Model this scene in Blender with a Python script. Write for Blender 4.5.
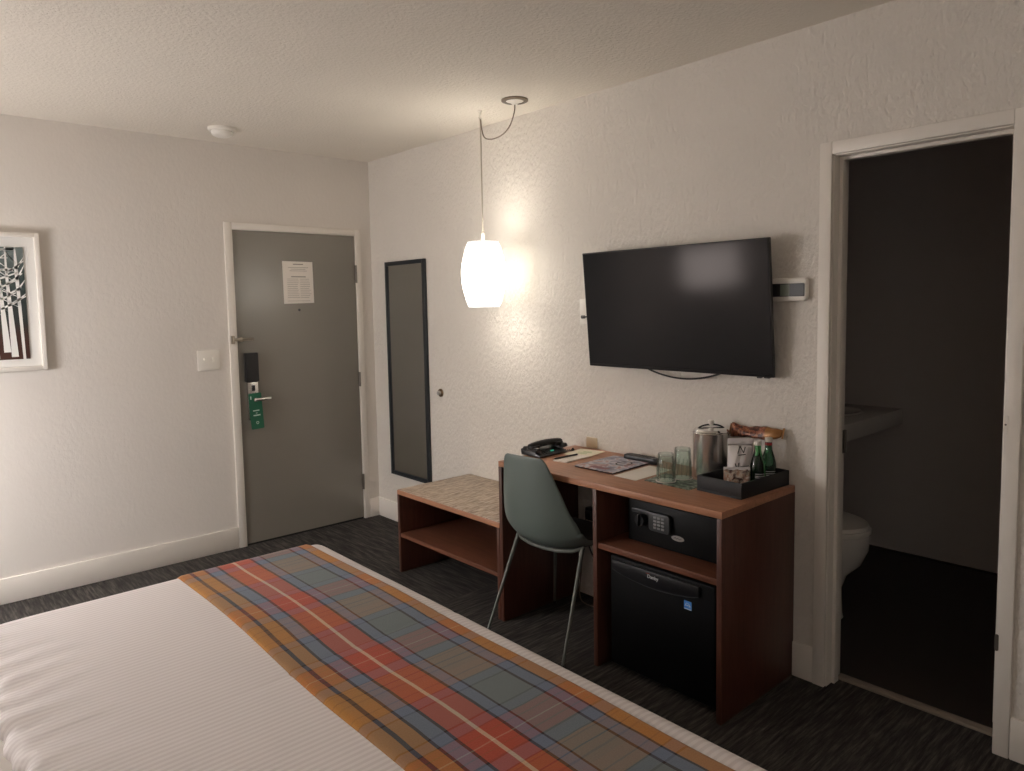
import bpy, bmesh, math, random
from mathutils import Vector, Matrix, Euler
random.seed(7)
PI = math.pi
SC = bpy.context.scene
COL = SC.collection
for o in list(bpy.data.objects):
    bpy.data.objects.remove(o)

# ------------------------------------------------------------------ camera
cam_d = bpy.data.cameras.new('camera')
cam = bpy.data.objects.new('camera', cam_d)
COL.objects.link(cam)
CR = Vector((0.7441327, -0.66777279, -0.01860186))
CU = Vector((0.06757717, 0.04754331, 0.99658063))
CF = Vector((0.66460504, 0.7428453, -0.08050473))
M = Matrix((CR, CU, -CF)).transposed().to_4x4()
M.translation = Vector((-2.6624, -4.4895, 1.4975))
cam.matrix_world = M
cam_d.sensor_fit = 'HORIZONTAL'
cam_d.sensor_width = 36.0
cam_d.lens = 721.494 / 1024 * 36.0
cam_d.shift_x = -4.55 / 1024
cam_d.shift_y = -23.1 / 1024
cam_d.clip_start = 0.02
SC.camera = cam

# ------------------------------------------------------------------ world, light levels, exposure
world = bpy.data.worlds.new('night_world')
SC.world = world
world.use_nodes = True
world.node_tree.nodes['Background'].inputs[0].default_value = (0.02, 0.022, 0.03, 1)
world.node_tree.nodes['Background'].inputs[1].default_value = 0.3
PENDANT_L = 2.8            # radiance of the glowing pendant shade
PENDANT_UP = 27.0          # bulb glow through the open top of the pendant
PENDANT_DOWN = 12.0        # and through its open bottom
BEDLAMP_L = 19.5            # radiance of the drum shade of the floor lamp
FILL_LAMP_L = 1.0           # shade of an added, unseen fill lamp behind the camera
FILL_LAMP_UP = 7.5         # upward glow of that added fill lamp
SC.view_settings.view_transform = 'Standard'
SC.view_settings.look = 'None'
SC.view_settings.exposure = 0.66
SC.view_settings.gamma = 1.0
SC.view_settings.use_curve_mapping = False
SC.cycles.max_bounces = 10
SC.cycles.diffuse_bounces = 6
SC.cycles.glossy_bounces = 4
SC.cycles.transmission_bounces = 8
SC.cycles.transparent_max_bounces = 16
SC.cycles.caustics_reflective = False
SC.cycles.caustics_refractive = False
SC.cycles.sample_clamp_indirect = 4.0
SC.cycles.use_denoising = True

# ------------------------------------------------------------------ materials
def srgb(r, g, b):
    def f(c):
        c = c / 255.0
        return c / 12.92 if c <= 0.04045 else ((c + 0.055) / 1.055) ** 2.4
    return (f(r), f(g), f(b), 1.0)

class Mat:
    def __init__(s, name, color, rough=0.5, metal=0.0, spec=0.5, **kw):
        s.m = bpy.data.materials.new(name)
        s.m.use_nodes = True
        s.nt = s.m.node_tree
        s.b = s.nt.nodes['Principled BSDF']
        s.b.inputs['Base Color'].default_value = color if len(color) == 4 else (*color, 1)
        s.b.inputs['Roughness'].default_value = rough
        s.b.inputs['Metallic'].default_value = metal
        s.b.inputs['Specular IOR Level'].default_value = spec
        for k, v in kw.items():
            s.b.inputs[k.replace('_', ' ')].default_value = v
    def n(s, typ, **kw):
        nd = s.nt.nodes.new(typ)
        for k, v in kw.items():
            if k.startswith('i_'):
                nd.inputs[k[2:].replace('_', ' ')].default_value = v
            else:
                setattr(nd, k, v)
        return nd
    def l(s, a, b):
        s.nt.links.new(a, b)
    def coords(s, scale=(1, 1, 1), kind='Object'):
        tc = s.n('ShaderNodeTexCoord')
        mp = s.n('ShaderNodeMapping')
        mp.inputs['Scale'].default_value = scale
        s.l(tc.outputs[kind], mp.inputs['Vector'])
        return mp.outputs['Vector']
    def bump(s, height, strength=0.3, dist=0.002):
        b = s.n('ShaderNodeBump')
        b.inputs['Strength'].default_value = strength
        b.inputs['Distance'].default_value = dist
        s.l(height, b.inputs['Height'])
        s.l(b.outputs['Normal'], s.b.inputs['Normal'])
        return b
    def noise(s, vec, scale, detail=3, rough=0.5):
        nz = s.n('ShaderNodeTexNoise')
        nz.inputs['Scale'].default_value = scale
        nz.inputs['Detail'].default_value = detail
        nz.inputs['Roughness'].default_value = rough
        s.l(vec, nz.inputs['Vector'])
        return nz.outputs['Fac']
    def ramp(s, fac, stops, interp='LINEAR'):
        r = s.n('ShaderNodeValToRGB')
        cr = r.color_ramp
        cr.interpolation = interp
        while len(cr.elements) > 1:
            cr.elements.remove(cr.elements[-1])
        cr.elements[0].position = stops[0][0]
        cr.elements[0].color = stops[0][1]
        for p, c in stops[1:]:
            e = cr.elements.new(p)
            e.color = c
        s.l(fac, r.inputs['Fac'])
        return r.outputs['Color']
    def base(s, sock):
        s.l(sock, s.b.inputs['Base Color'])
    def math(s, op, a, b=None):
        m = s.n('ShaderNodeMath', operation=op)
        for i, v in enumerate((a, b)):
            if v is None:
                continue
            if isinstance(v, (int, float)):
                m.inputs[i].default_value = v
            else:
                s.l(v, m.inputs[i])
        return m.outputs[0]

MT = {}
def simple(name, color, rough=0.5, metal=0.0, **kw):
    MT[name] = Mat(name, color, rough, metal, **kw).m
    return MT[name]

def plaster(name, color, scale3, sc, strength, dist):
    a = Mat(name, color, 0.75, spec=0.25)
    v = a.coords(scale3)
    n1 = a.noise(v, sc, 3, 0.55)
    r = a.ramp(n1, [(0.38, (0, 0, 0, 1)), (0.62, (1, 1, 1, 1))])
    a.bump(r, strength, dist)
    n2 = a.noise(a.coords((1, 1, 1)), 2.5, 2)
    c = a.ramp(n2, [(0.3, tuple(x * 0.97 for x in color[:3]) + (1,)), (0.7, color)])
    a.base(c)
    MT[name] = a.m
plaster('wall_paint', srgb(226, 220, 213), (1, 1, 0.7), 55, 0.25, 0.0015)
plaster('stucco_paint', srgb(226, 220, 212), (1, 1, 0.5), 66, 0.55, 0.005)
plaster('ceiling_paint', srgb(230, 223, 212), (1, 1, 1), 62, 0.45, 0.003)
plaster('bath_paint', srgb(216, 208, 204), (1, 1, 1), 60, 0.1, 0.001)
simple('trim_white', srgb(236, 230, 222), 0.4)
simple('white_plastic', srgb(240, 236, 228), 0.35)
simple('white_ceramic', srgb(232, 228, 222), 0.12)
simple('black_plastic', (0.012, 0.012, 0.014, 1), 0.35)
simple('matte_black', (0.010, 0.010, 0.011, 1), 0.55)
simple('fridge_black', (0.0035, 0.0035, 0.004, 1), 0.5, spec=0.15)
simple('safe_black', (0.0045, 0.0045, 0.005, 1), 0.5, spec=0.2)
simple('dark_grey_plastic', (0.045, 0.047, 0.05, 1), 0.4)
simple('grey_key', srgb(150, 150, 152), 0.5)
simple('tray_black', (0.016, 0.016, 0.018, 1), 0.6)
simple('mirror_glass', (0.86, 0.88, 0.87, 1), 0.02, 1.0)
simple('mirror_frame', (0.018, 0.022, 0.027, 1), 0.4)
simple('chrome', (0.80, 0.79, 0.78, 1), 0.12, 1.0)
simple('steel', (0.62, 0.60, 0.58, 1), 0.26, 1.0)
simple('brass_grey', (0.42, 0.37, 0.30, 1), 0.38, 1.0)
simple('hinge_metal', (0.20, 0.18, 0.16, 1), 0.45, 1.0)
simple('gap_dark', (0.008, 0.008, 0.008, 1), 0.9)
simple('door_grey', srgb(134, 129, 120), 0.27, spec=0.8)
simple('paper_white', srgb(242, 235, 226), 0.8)
simple('paper_cream', srgb(236, 230, 208), 0.8)
simple('outlet_beige', srgb(206, 188, 160), 0.5)
simple('print_grey', srgb(150, 142, 132), 0.8)
simple('print_green', srgb(170, 190, 140), 0.8)
simple('hanger_green', srgb(28, 98, 72), 0.5)
simple('hanger_print', srgb(205, 220, 210), 0.6)
simple('teal_led', (0.05, 0.5, 0.35, 1), 0.3, Emission_Color=(0.1, 0.9, 0.6, 1), Emission_Strength=0.15)
simple('chair_green', srgb(104, 115, 111), 0.45)
simple('chair_metal', srgb(98, 101, 95), 0.45, 0.1)
simple('seat_black', (0.012, 0.013, 0.014, 1), 0.7)
simple('wood_edge', srgb(128, 74, 46), 0.4)
simple('cord_white', srgb(190, 180, 165), 0.5)
simple('cord_grey', srgb(120, 105, 90), 0.5)
simple('canopy_metal', srgb(110, 98, 84), 0.4, 0.6)
simple('blue_sticker', srgb(70, 140, 215), 0.5)
simple('white_print', srgb(225, 228, 230), 0.5)
simple('red_print', srgb(150, 60, 50), 0.5)
simple('badge_silver', srgb(170, 165, 160), 0.4, 0.3)
simple('dark_print', srgb(60, 55, 55), 0.7)
simple('mauve_print', srgb(150, 110, 120), 0.7)
simple('pouch_white', srgb(236, 230, 230), 0.45)
simple('mat_white', srgb(222, 220, 216), 0.7)
simple('tree_white', srgb(228, 226, 222), 0.7)
simple('lcd_grey', srgb(120, 130, 118), 0.3)
simple('lcd_dark', srgb(70, 72, 76), 0.4)
simple('thermo_dark', (0.03, 0.03, 0.033, 1), 0.4)
simple('stone_grey', srgb(150, 140, 128), 0.5)
simple('bath_tile', srgb(58, 52, 48), 0.5)
simple('mattress_white', srgb(214, 208, 202), 0.85)
simple('bed_base', srgb(70, 50, 40), 0.6)
simple('lamp_pole', (0.02, 0.02, 0.02, 1), 0.4, 0.5)
simple('cap_red', srgb(150, 35, 35), 0.4)
simple('cap_white', srgb(215, 210, 200), 0.4)
simple('bumper_rubber', srgb(120, 108, 96), 0.6)
simple('ring_metal', srgb(105, 84, 64), 0.35, 0.8)

def wood(name, c1, c2, scale3, rough=0.38):
    a = Mat(name, c1, rough, spec=0.4)
    v = a.coords(scale3)
    n = a.noise(v, 6, 6, 0.65)
    n2 = a.noise(v, 40, 3, 0.5)
    m = a.math('ADD', a.math('MULTIPLY', n, 0.75), a.math('MULTIPLY', n2, 0.25))
    a.base(a.ramp(m, [(0.32, c1), (0.66, c2)]))
    a.bump(n2, 0.06, 0.001)
    MT[name] = a.m
wood('wood_along_lit', srgb(152, 104, 78), srgb(186, 134, 104), (10, 0.9, 10))  # lighter copy of the wood: light on the tops put into the colour
wood('wood_upright_shaded', srgb(72, 42, 33), srgb(94, 58, 46), (10, 10, 0.9))  # same wood darkened: shade on the upright panels put into the colour
wood('wood_shelf_shaded', srgb(92, 56, 42), srgb(116, 74, 55), (10, 0.9, 10))  # same wood darkened for the shading inside the shelf bays

def lam():
    a = Mat('bench_laminate', srgb(170, 145, 120), 0.5)
    v = a.coords((2.2, 14, 10))
    n = a.noise(v, 7, 5, 0.65)
    a.base(a.ramp(n, [(0.32, srgb(104, 90, 77)), (0.5, srgb(176, 158, 139)), (0.68, srgb(212, 198, 181))]))
    MT['bench_laminate'] = a.m
lam()

def carpet():
    a = Mat('carpet', srgb(60, 56, 54), 0.95, spec=0.1)
    tc = a.n('ShaderNodeTexCoord')
    sp = a.n('ShaderNodeSeparateXYZ')
    a.l(tc.outputs['Object'], sp.inputs[0])
    seam = a.math('GREATER_THAN', sp.outputs[1], 1.62)
    outs = []
    for sc3 in ((6, 70, 1), (62, 4.5, 1)):
        mp = a.n('ShaderNodeMapping')
        mp.inputs['Scale'].default_value = sc3
        a.l(tc.outputs['Object'], mp.inputs['Vector'])
        outs.append(a.noise(mp.outputs['Vector'], 1.2, 4, 0.7))
    mx = a.n('ShaderNodeMix', data_type='FLOAT')
    a.l(seam, mx.inputs[0])
    a.l(outs[0], mx.inputs[2])
    a.l(outs[1], mx.inputs[3])
    col = a.ramp(mx.outputs[0], [(0.30, srgb(44, 42, 42)), (0.5, srgb(66, 63, 61)), (0.72, srgb(102, 97, 91))])
    a.base(col)
    fine = a.noise(tc.outputs['Object'], 500, 2, 0.6)
    h = a.math('ADD', mx.outputs[0], a.math('MULTIPLY', fine, 0.6))
    a.bump(h, 0.8, 0.004)
    MT['carpet'] = a.m
carpet()

# plaid of the throw: the same sett across and along the cloth
SETT_W = 0.472
def plaid():
    a = Mat('plaid_wool', (0.3, 0.2, 0.1, 1), 0.92, spec=0.15)
    OC, OC2, BL, RD, GR = srgb(172, 120, 58), srgb(184, 122, 54), srgb(108, 120, 142), srgb(180, 76, 52), srgb(110, 120, 122)
    DK, WH = srgb(44, 32, 34), srgb(208, 184, 156)
    def stops():
        st, w = [], 0.472
        seq = [(0.0, OC), (0.044, DK), (0.055, OC), (0.087, DK), (0.0945, BL), (0.129, DK), (0.136, RD), (0.180, WH),
               (0.1885, RD), (0.2350, DK), (0.242, BL), (0.2695, DK), (0.2765, GR), (0.3740, DK), (0.3815, BL),
               (0.410, DK), (0.4165, OC2), (0.466, DK)]
        return [(p / w, c) for p, c in seq]
    def wstops():
        w = 0.472
        OD = srgb(128, 88, 44)
        seq = [(0.0, OC), (0.020, OD), (0.024, OC), (0.047, DK), (0.051, OC), (0.078, OD), (0.082, OC2), (0.089, DK), (0.0935, BL), (0.1305, DK), (0.135, RD), (0.158, OD), (0.161, RD), (0.182, WH),
               (0.1850, RD), (0.212, OD), (0.215, RD), (0.2365, DK), (0.241, BL), (0.2705, DK), (0.2755, GR), (0.3755, DK), (0.3805, BL),
               (0.411, DK), (0.4145, OC2), (0.440, OD), (0.444, OC2)]
        return [(p / w, c) for p, c in seq]
    uv = a.n('ShaderNodeUVMap', uv_map='UVMap')
    wob = a.n('ShaderNodeTexNoise')
    wob.inputs['Scale'].default_value = 7.0
    a.l(uv.outputs['UV'], wob.inputs['Vector'])
    sx = a.n('ShaderNodeSeparateXYZ')
    a.l(uv.outputs['UV'], sx.inputs[0])
    w1 = a.math('MULTIPLY', a.math('SUBTRACT', wob.outputs['Fac'], 0.5), 0.006)
    u = a.math('DIVIDE', a.math('ADD', sx.outputs[0], w1), SETT_W)
    v = a.math('DIVIDE', a.math('ADD', sx.outputs[1], a.math('MULTIPLY', w1, 2.0)), SETT_W)
    cu = a.ramp(a.math('FRACT', u), stops(), 'CONSTANT')
    cv = a.ramp(a.math('FRACT', v), wstops(), 'CONSTANT')
    tw = a.math('FRACT', a.math('MULTIPLY', a.math('ADD', sx.outputs[0], sx.outputs[1]), 250.0))
    fac = a.math('ADD', 0.17, a.math('MULTIPLY', a.math('GREATER_THAN', tw, 0.5), 0.20))
    mx = a.n('ShaderNodeMix', data_type='RGBA')
    a.l(fac, mx.inputs[0])
    a.l(cu, mx.inputs[6])
    a.l(cv, mx.inputs[7])
    fz = a.noise(uv.outputs['UV'], 300, 3, 0.7)
    hs = a.n('ShaderNodeHueSaturation')
    a.l(mx.outputs[2], hs.inputs['Color'])
    a.l(a.math('ADD', 0.75, a.math('MULTIPLY', fz, 0.5)), hs.inputs['Value'])
    a.base(hs.outputs['Color'])
    a.bump(a.math('ADD', a.math('MULTIPLY', tw, 0.3), fz), 0.5, 0.002)
    a.b.inputs['Sheen Weight'].default_value = 0.15
    MT['plaid_wool'] = a.m
plaid()

def coverlet_mat():
    a = Mat('stripe_sateen', srgb(226, 216, 214), 0.7, spec=0.3)
    uv = a.n('ShaderNodeUVMap', uv_map='UVMap')
    sx = a.n('ShaderNodeSeparateXYZ')
    a.l(uv.outputs['UV'], sx.inputs[0])
    w = a.math('SINE', a.math('MULTIPLY', sx.outputs[1], 2 * PI / 0.0165))
    w = a.math('MULTIPLY', a.math('ADD', w, 1.0), 0.5)
    a.base(a.ramp(w, [(0.30, srgb(228, 221, 221)), (0.7, srgb(240, 234, 234))]))
    nz = a.noise(uv.outputs['UV'], 400, 2)
    a.bump(a.math('ADD', w, a.math('MULTIPLY', nz, 0.3)), 0.25, 0.0012)
    MT['stripe_sateen'] = a.m
coverlet_mat()

def emit(name, color, strength, base=(0.8, 0.8, 0.8, 1)):
    a = Mat(name, base, 0.5)
    a.b.inputs['Emission Color'].default_value = (*color, 1)
    a.b.inputs['Emission Strength'].default_value = strength
    MT[name] = a.m
emit('shade_glow', (1.0, 0.93, 0.81), PENDANT_L)
emit('bulb_up_glow', (1.0, 0.93, 0.81), PENDANT_UP)
emit('bulb_down_glow', (1.0, 0.93, 0.81), PENDANT_DOWN)
emit('drum_glow', (1.0, 0.965, 0.96), BEDLAMP_L)
emit('fill_drum_glow', (1.0, 0.965, 0.96), FILL_LAMP_L)
emit('fill_top_glow', (1.0, 0.95, 0.92), FILL_LAMP_UP)
simple('shade_rib', srgb(214, 214, 216), 0.6, Emission_Color=(1, 0.95, 0.9, 1), Emission_Strength=0.55)

def glass(name, color, rough=0.03, ior=1.45):
    a = Mat(name, color, rough)
    a.b.inputs['Transmission Weight'].default_value = 1.0
    a.b.inputs['IOR'].default_value = ior
    MT[name] = a.m
def thin_glass(name, tint):
    a = Mat(name, tint, 0.05)
    tr_ = a.n('ShaderNodeBsdfTransparent')
    tr_.inputs['Color'].default_value = tint
    gl = a.n('ShaderNodeBsdfGlossy')
    gl.inputs['Roughness'].default_value = 0.06
    lw = a.n('ShaderNodeLayerWeight')
    lw.inputs['Blend'].default_value = 0.25
    mx = a.n('ShaderNodeMixShader')
    a.l(a.math('ADD', 0.03, a.math('MULTIPLY', lw.outputs['Fresnel'], 0.55)), mx.inputs[0])
    a.l(tr_.outputs[0], mx.inputs[1])
    a.l(gl.outputs[0], mx.inputs[2])
    out = a.nt.nodes['Material Output']
    a.l(mx.outputs[0], out.inputs['Surface'])
    MT[name] = a.m
thin_glass('tumbler_glass', (0.90, 0.955, 0.935, 1))
glass('green_glass', (0.16, 0.72, 0.24, 1))
glass('dark_green_glass', (0.05, 0.22, 0.10, 1))
def tv_mat():
    simple('tv_screen', (0.019, 0.020, 0.022, 1), 0.12, spec=0.06, Specular_Tint=(1.0, 0.86, 0.80, 1))
tv_mat()

def pattern(name, stops, scale, detail=3, rough=0.5, dist=0.0):
    a = Mat(name, (0.5, 0.5, 0.5, 1), rough)
    v = a.coords()
    nz = a.n('ShaderNodeTexNoise')
    nz.inputs['Scale'].default_value = scale
    nz.inputs['Detail'].default_value = detail
    nz.inputs['Distortion'].default_value = dist
    a.l(v, nz.inputs['Vector'])
    a.base(a.ramp(nz.outputs['Fac'], stops))
    MT[name] = a.m
pattern('snack_print', [(0.36, srgb(60, 24, 20)), (0.46, srgb(92, 44, 32)), (0.52, srgb(160, 104, 72)), (0.60, srgb(116, 40, 36)), (0.66, srgb(196, 150, 104)), (0.72, srgb(96, 44, 30))], 70, 4, 0.35)
simple('snack_gold', srgb(150, 104, 58), 0.35, 0.3)
pattern('magazine_print', [(0.34, srgb(104, 98, 118)), (0.44, srgb(150, 150, 168)), (0.52, srgb(206, 204, 212)), (0.58, srgb(176, 126, 118)), (0.66, srgb(140, 134, 154)), (0.74, srgb(200, 192, 200))], 14, 4, 0.4, 1.0)
pattern('sachet_print', [(0.36, srgb(90, 60, 54)), (0.46, srgb(206, 192, 178)), (0.56, srgb(176, 132, 110)), (0.66, srgb(226, 214, 204))], 46, 3, 0.45)
pattern('leaf_print', [(0.40, srgb(24, 28, 24)), (0.5, srgb(86, 100, 84)), (0.58, srgb(160, 168, 150)), (0.66, srgb(56, 70, 58))], 34, 3, 0.4)
def art_ground():
    a = Mat('art_ground', (0.2, 0.2, 0.2, 1), 0.7)
    tc = a.n('ShaderNodeTexCoord')
    sx = a.n('ShaderNodeSeparateXYZ')
    a.l(tc.outputs['Generated'], sx.inputs[0])
    a.base(a.ramp(sx.outputs[2], [(0.0, srgb(66, 34, 24)), (0.22, srgb(62, 36, 28)), (0.34, srgb(44, 48, 46)), (0.7, srgb(50, 62, 60)), (1.0, srgb(112, 122, 120))]))
    MT['art_ground'] = a.m
art_ground()

# ------------------------------------------------------------------ geometry helpers
class MB:
    """collects shapes in world (or thing-local) coordinates; build() links them as ONE mesh object"""
    def __init__(s):
        s.bm = bmesh.new()
        s.uv = None
    def _merge(s, tmp, mi=0, mat=None):
        if mat is not None:
            tmp.transform(mat)
        for f in tmp.faces:
            f.material_index = mi
        me = bpy.data.meshes.new('t')
        tmp.to_mesh(me)
        tmp.free()
        s.bm.from_mesh(me)
        bpy.data.meshes.remove(me)
        return s
    def box(s, a, b, bev=0.0, seg=2, mi=0, mat=None):
        t = bmesh.new()
        bmesh.ops.create_cube(t, size=1)
        lo = [min(a[i], b[i]) for i in range(3)]
        hi = [max(a[i], b[i]) for i in range(3)]
        for v in t.verts:
            v.co = Vector([lo[i] + (v.co[i] + 0.5) * (hi[i] - lo[i]) for i in range(3)])
        if bev > 0:
            bmesh.ops.bevel(t, geom=list(t.edges), offset=bev, segments=seg, affect='EDGES', profile=0.5)
        return s._merge(t, mi, mat)
    def lathe(s, prof, c=(0, 0, 0), seg=32, mi=0, mat=None, closed=False, sx=1, sy=1):
        t = bmesh.new()
        rings = []
        for r, z in prof:
            if r < 1e-6:
                rings.append([t.verts.new((c[0], c[1], c[2] + z))])
            else:
                rings.append([t.verts.new((c[0] + sx * r * math.cos(2 * PI * k / seg), c[1] + sy * r * math.sin(2 * PI * k / seg), c[2] + z)) for k in range(seg)])
        pairs = list(zip(rings, rings[1:]))
        if closed:
            pairs.append((rings[-1], rings[0]))
        for A, B in pairs:
            for k in range(seg):
                k2 = (k + 1) % seg
                if len(A) == 1 and len(B) == 1:
                    continue
                if len(A) == 1:
                    t.faces.new((A[0], B[k2], B[k]))
                elif len(B) == 1:
                    t.faces.new((A[k], A[k2], B[0]))
                else:
                    t.faces.new((A[k], A[k2], B[k2], B[k]))
        if not closed:
            for R, flip in ((rings[0], True), (rings[-1], False)):
                if len(R) > 2:
                    t.faces.new(R[::-1] if flip else R)
        bmesh.ops.recalc_face_normals(t, faces=list(t.faces))
        return s._merge(t, mi, mat)
    def tube(s, pts, r, seg=10, mi=0, mat=None, r2=None, cap=True):
        pts = [Vector(p) for p in pts]
        t = bmesh.new()
        n = len(pts)
        tan = []
        for i in range(n):
            d = pts[min(i + 1, n - 1)] - pts[max(i - 1, 0)]
            tan.append(d.normalized())
        up = Vector((0, 0, 1)) if abs(tan[0].z) < 0.9 else Vector((1, 0, 0))
        nrm = (up - tan[0] * up.dot(tan[0])).normalized()
        rings = []
        for i in range(n):
            nrm = (nrm - tan[i] * nrm.dot(tan[i])).normalized()
            bn = tan[i].cross(nrm)
            rr = r if r2 is None else r + (r2 - r) * i / (n - 1)
            rings.append([t.verts.new(pts[i] + (nrm * math.cos(2 * PI * k / seg) + bn * math.sin(2 * PI * k / seg)) * rr) for k in range(seg)])
        for A, B in zip(rings, rings[1:]):
            for k in range(seg):
                t.faces.new((A[k], A[(k + 1) % seg], B[(k + 1) % seg], B[k]))
        if cap:
            t.faces.new(rings[0][::-1])
            t.faces.new(rings[-1])
        bmesh.ops.recalc_face_normals(t, faces=list(t.faces))
        return s._merge(t, mi, mat)
    def cyl(s, a, b, r, seg=20, mi=0, r2=None, mat=None):
        return s.tube([a, b], r, seg, mi, mat, r2)
    def prism(s, poly, axis, a, b, mi=0, mat=None, bev=0.0):
        """extrude the 2-D outline poly along axis from a to b"""
        t = bmesh.new()
        def P(p, w):
            q = list(p)
            q.insert(axis, w)
            return q
        A = [t.verts.new(P(p, a)) for p in poly]
        B = [t.verts.new(P(p, b)) for p in poly]
        t.faces.new(A)
        t.faces.new(B[::-1])
        n = len(poly)
        for k in range(n):
            t.faces.new((A[k], B[k], B[(k + 1) % n], A[(k + 1) % n]))
        bmesh.ops.recalc_face_normals(t, faces=list(t.faces))
        if bev > 0:
            bmesh.ops.bevel(t, geom=list(t.edges), offset=bev, segments=2, affect='EDGES', profile=0.5)
        return s._merge(t, mi, mat)
    def grid(s, fn, nu, nv, mi=0, uvfn=None):
        t = bmesh.new()
        lay = t.loops.layers.uv.new('UVMap')
        vs = [[t.verts.new(fn(i / nu, j / nv)) for j in range(nv + 1)] for i in range(nu + 1)]
        for i in range(nu):
            for j in range(nv):
                f = t.faces.new((vs[i][j], vs[i + 1][j], vs[i + 1][j + 1], vs[i][j + 1]))
                ids = ((i, j), (i + 1, j), (i + 1, j + 1), (i, j + 1))
                for lp, (p, q) in zip(f.loops, ids):
                    lp[lay].uv = uvfn(p / nu, q / nv) if uvfn else (p / nu, q / nv)
        return s._merge(t, mi)
    def build(s, name, mats, parent=None, angle=35, local=False):
        if not isinstance(mats, (list, tuple)):
            mats = [mats]
        me = bpy.data.meshes.new(name)
        off = Vector((0, 0, 0))
        if parent is None and not local:
            xs = [v.co for v in s.bm.verts]
            off = Vector(((min(v.x for v in xs) + max(v.x for v in xs)) / 2, (min(v.y for v in xs) + max(v.y for v in xs)) / 2, min(v.z for v in xs)))
        elif parent is not None and not local:
            off = Vector(ORG[parent.name])
        for v in s.bm.verts:
            v.co -= off
        s.bm.to_mesh(me)
        s.bm.free()
        for m in mats:
            me.materials.append(MT[m])
        me.shade_smooth()
        me.set_sharp_from_angle(angle=math.radians(angle))
        o = bpy.data.objects.new(name, me)
        COL.objects.link(o)
        if parent is not None:
            o.parent = parent
            ORG[o.name] = ORG[parent.name]
        else:
            o.location = off
            ORG[o.name] = tuple(off)
        return o
ORG = {}
def tag(o, label, cat, group=None):
    o['label'] = label
    o['category'] = cat
    if group:
        o['group'] = group
    return o
def thing(name, label, cat, loc, rotz=0.0, group=None):
    o = bpy.data.objects.new(name, None)
    o.empty_display_size = 0.05
    COL.objects.link(o)
    o.location = loc
    o.rotation_euler = (0, 0, rotz)
    ORG[o.name] = tuple(loc)
    return tag(o, label, cat, group)
def struct(name, mb, mats, **kw):
    o = mb.build(name, mats, **kw)
    if o.parent is None:
        o['kind'] = 'structure'
    return o
def struct_empty(name, loc):
    o = bpy.data.objects.new(name, None)
    COL.objects.link(o)
    o.location = loc
    o['kind'] = 'structure'
    ORG[o.name] = tuple(loc)
    return o
def text_mesh(body, size, mat, depth=0.0006):  # raised lettering
    cu = bpy.data.curves.new('t', 'FONT')
    cu.body = body
    cu.size = size
    cu.extrude = depth
    cu.align_x = 'CENTER'
    cu.align_y = 'CENTER'
    ob = bpy.data.objects.new('t', cu)
    COL.objects.link(ob)
    dg = bpy.context.evaluated_depsgraph_get()
    me = bpy.data.meshes.new_from_object(ob.evaluated_get(dg))
    bm = bmesh.new()
    bm.from_mesh(me)
    bm.transform(mat)
    bpy.data.objects.remove(ob)
    bpy.data.meshes.remove(me)
    return bm
# writing that faces -x (read by someone standing at -x): its right is -y, up is +z
FACE_NX = Matrix(((0, 0, -1, 0), (-1, 0, 0, 0), (0, 1, 0, 0), (0, 0, 0, 1)))
# writing that faces -y: right is +x, up is +z
FACE_NY = Matrix(((1, 0, 0, 0), (0, 0, -1, 0), (0, 1, 0, 0), (0, 0, 0, 1)))
def arc(cx, cy, r, a0, a1, n):
    return [(cx + r * math.cos(a0 + (a1 - a0) * k / n), cy + r * math.sin(a0 + (a1 - a0) * k / n)) for k in range(n + 1)]
def rrect(x0, y0, x1, y1, r, n=5):
    return arc(x1 - r, y1 - r, r, 0, PI / 2, n) + arc(x0 + r, y1 - r, r, PI / 2, PI, n) + arc(x0 + r, y0 + r, r, PI, 1.5 * PI, n) + arc(x1 - r, y0 + r, r, 1.5 * PI, 2 * PI, n)

# ------------------------------------------------------------------ room shell
XW, YN, HC = -4.1, -6.4, 2.5          # head wall, rear wall, ceiling height
DY0, DY1, DZ = -3.271, -3.833, 2.019  # bathroom opening between casings
BX1, BY0, BY1 = 1.75, -2.40, -4.75    # bathroom
struct('floor', MB().box((XW - .1, YN - .1, -.1), (0.10, 0.1, 0)), 'carpet')
struct('ceiling', MB().box((XW - .1, YN - .1, HC), (0.12, 0.1, HC + .1)), 'ceiling_paint')
struct('wall_back', MB().box((XW - .1, 0, 0), (0, .12, HC)), 'wall_paint')
struct('wall_left', MB().box((XW - .12, YN, 0), (XW, 0, HC)), 'wall_paint')
struct('wall_front', MB().box((XW - .1, YN - .12, 0), (0.12, YN, HC)), 'wall_paint')
w = MB()
JO = 0.014
w.box((0, 0.12, 0), (.12, DY0 + JO, HC)).box((0, DY1 - JO, 0), (.12, YN, HC)).box((0, DY0 + JO, DZ + JO), (.12, DY1 - JO, HC))
struct('wall_right', w, 'stucco_paint')
# bathroom shell
struct('bathroom_floor', MB().box((0.12, BY1 - .1, -.1), (BX1 + .1, BY0 + .1, 0.0)), 'bath_tile')
struct('bathroom_ceiling', MB().box((0.12, BY1 - .1, HC), (BX1 + .1, BY0 + .1, HC + .1)), 'bath_paint')
struct('bathroom_wall_back', MB().box((BX1, BY1 - .1, 0), (BX1 + .1, BY0 + .1, HC)), 'bath_paint')
struct('bathroom_wall_left', MB().box((0.12, BY0, 0), (BX1, BY0 + .1, HC)), 'bath_paint')
struct('bathroom_wall_right', MB().box((0.12, BY1 - .1, 0), (BX1, BY1, HC)), 'bath_paint')
struct('bathroom_baseboard', MB().box((BX1 - .012, BY1, 0), (BX1, BY0, .012), .003), 'bath_tile')
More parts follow.
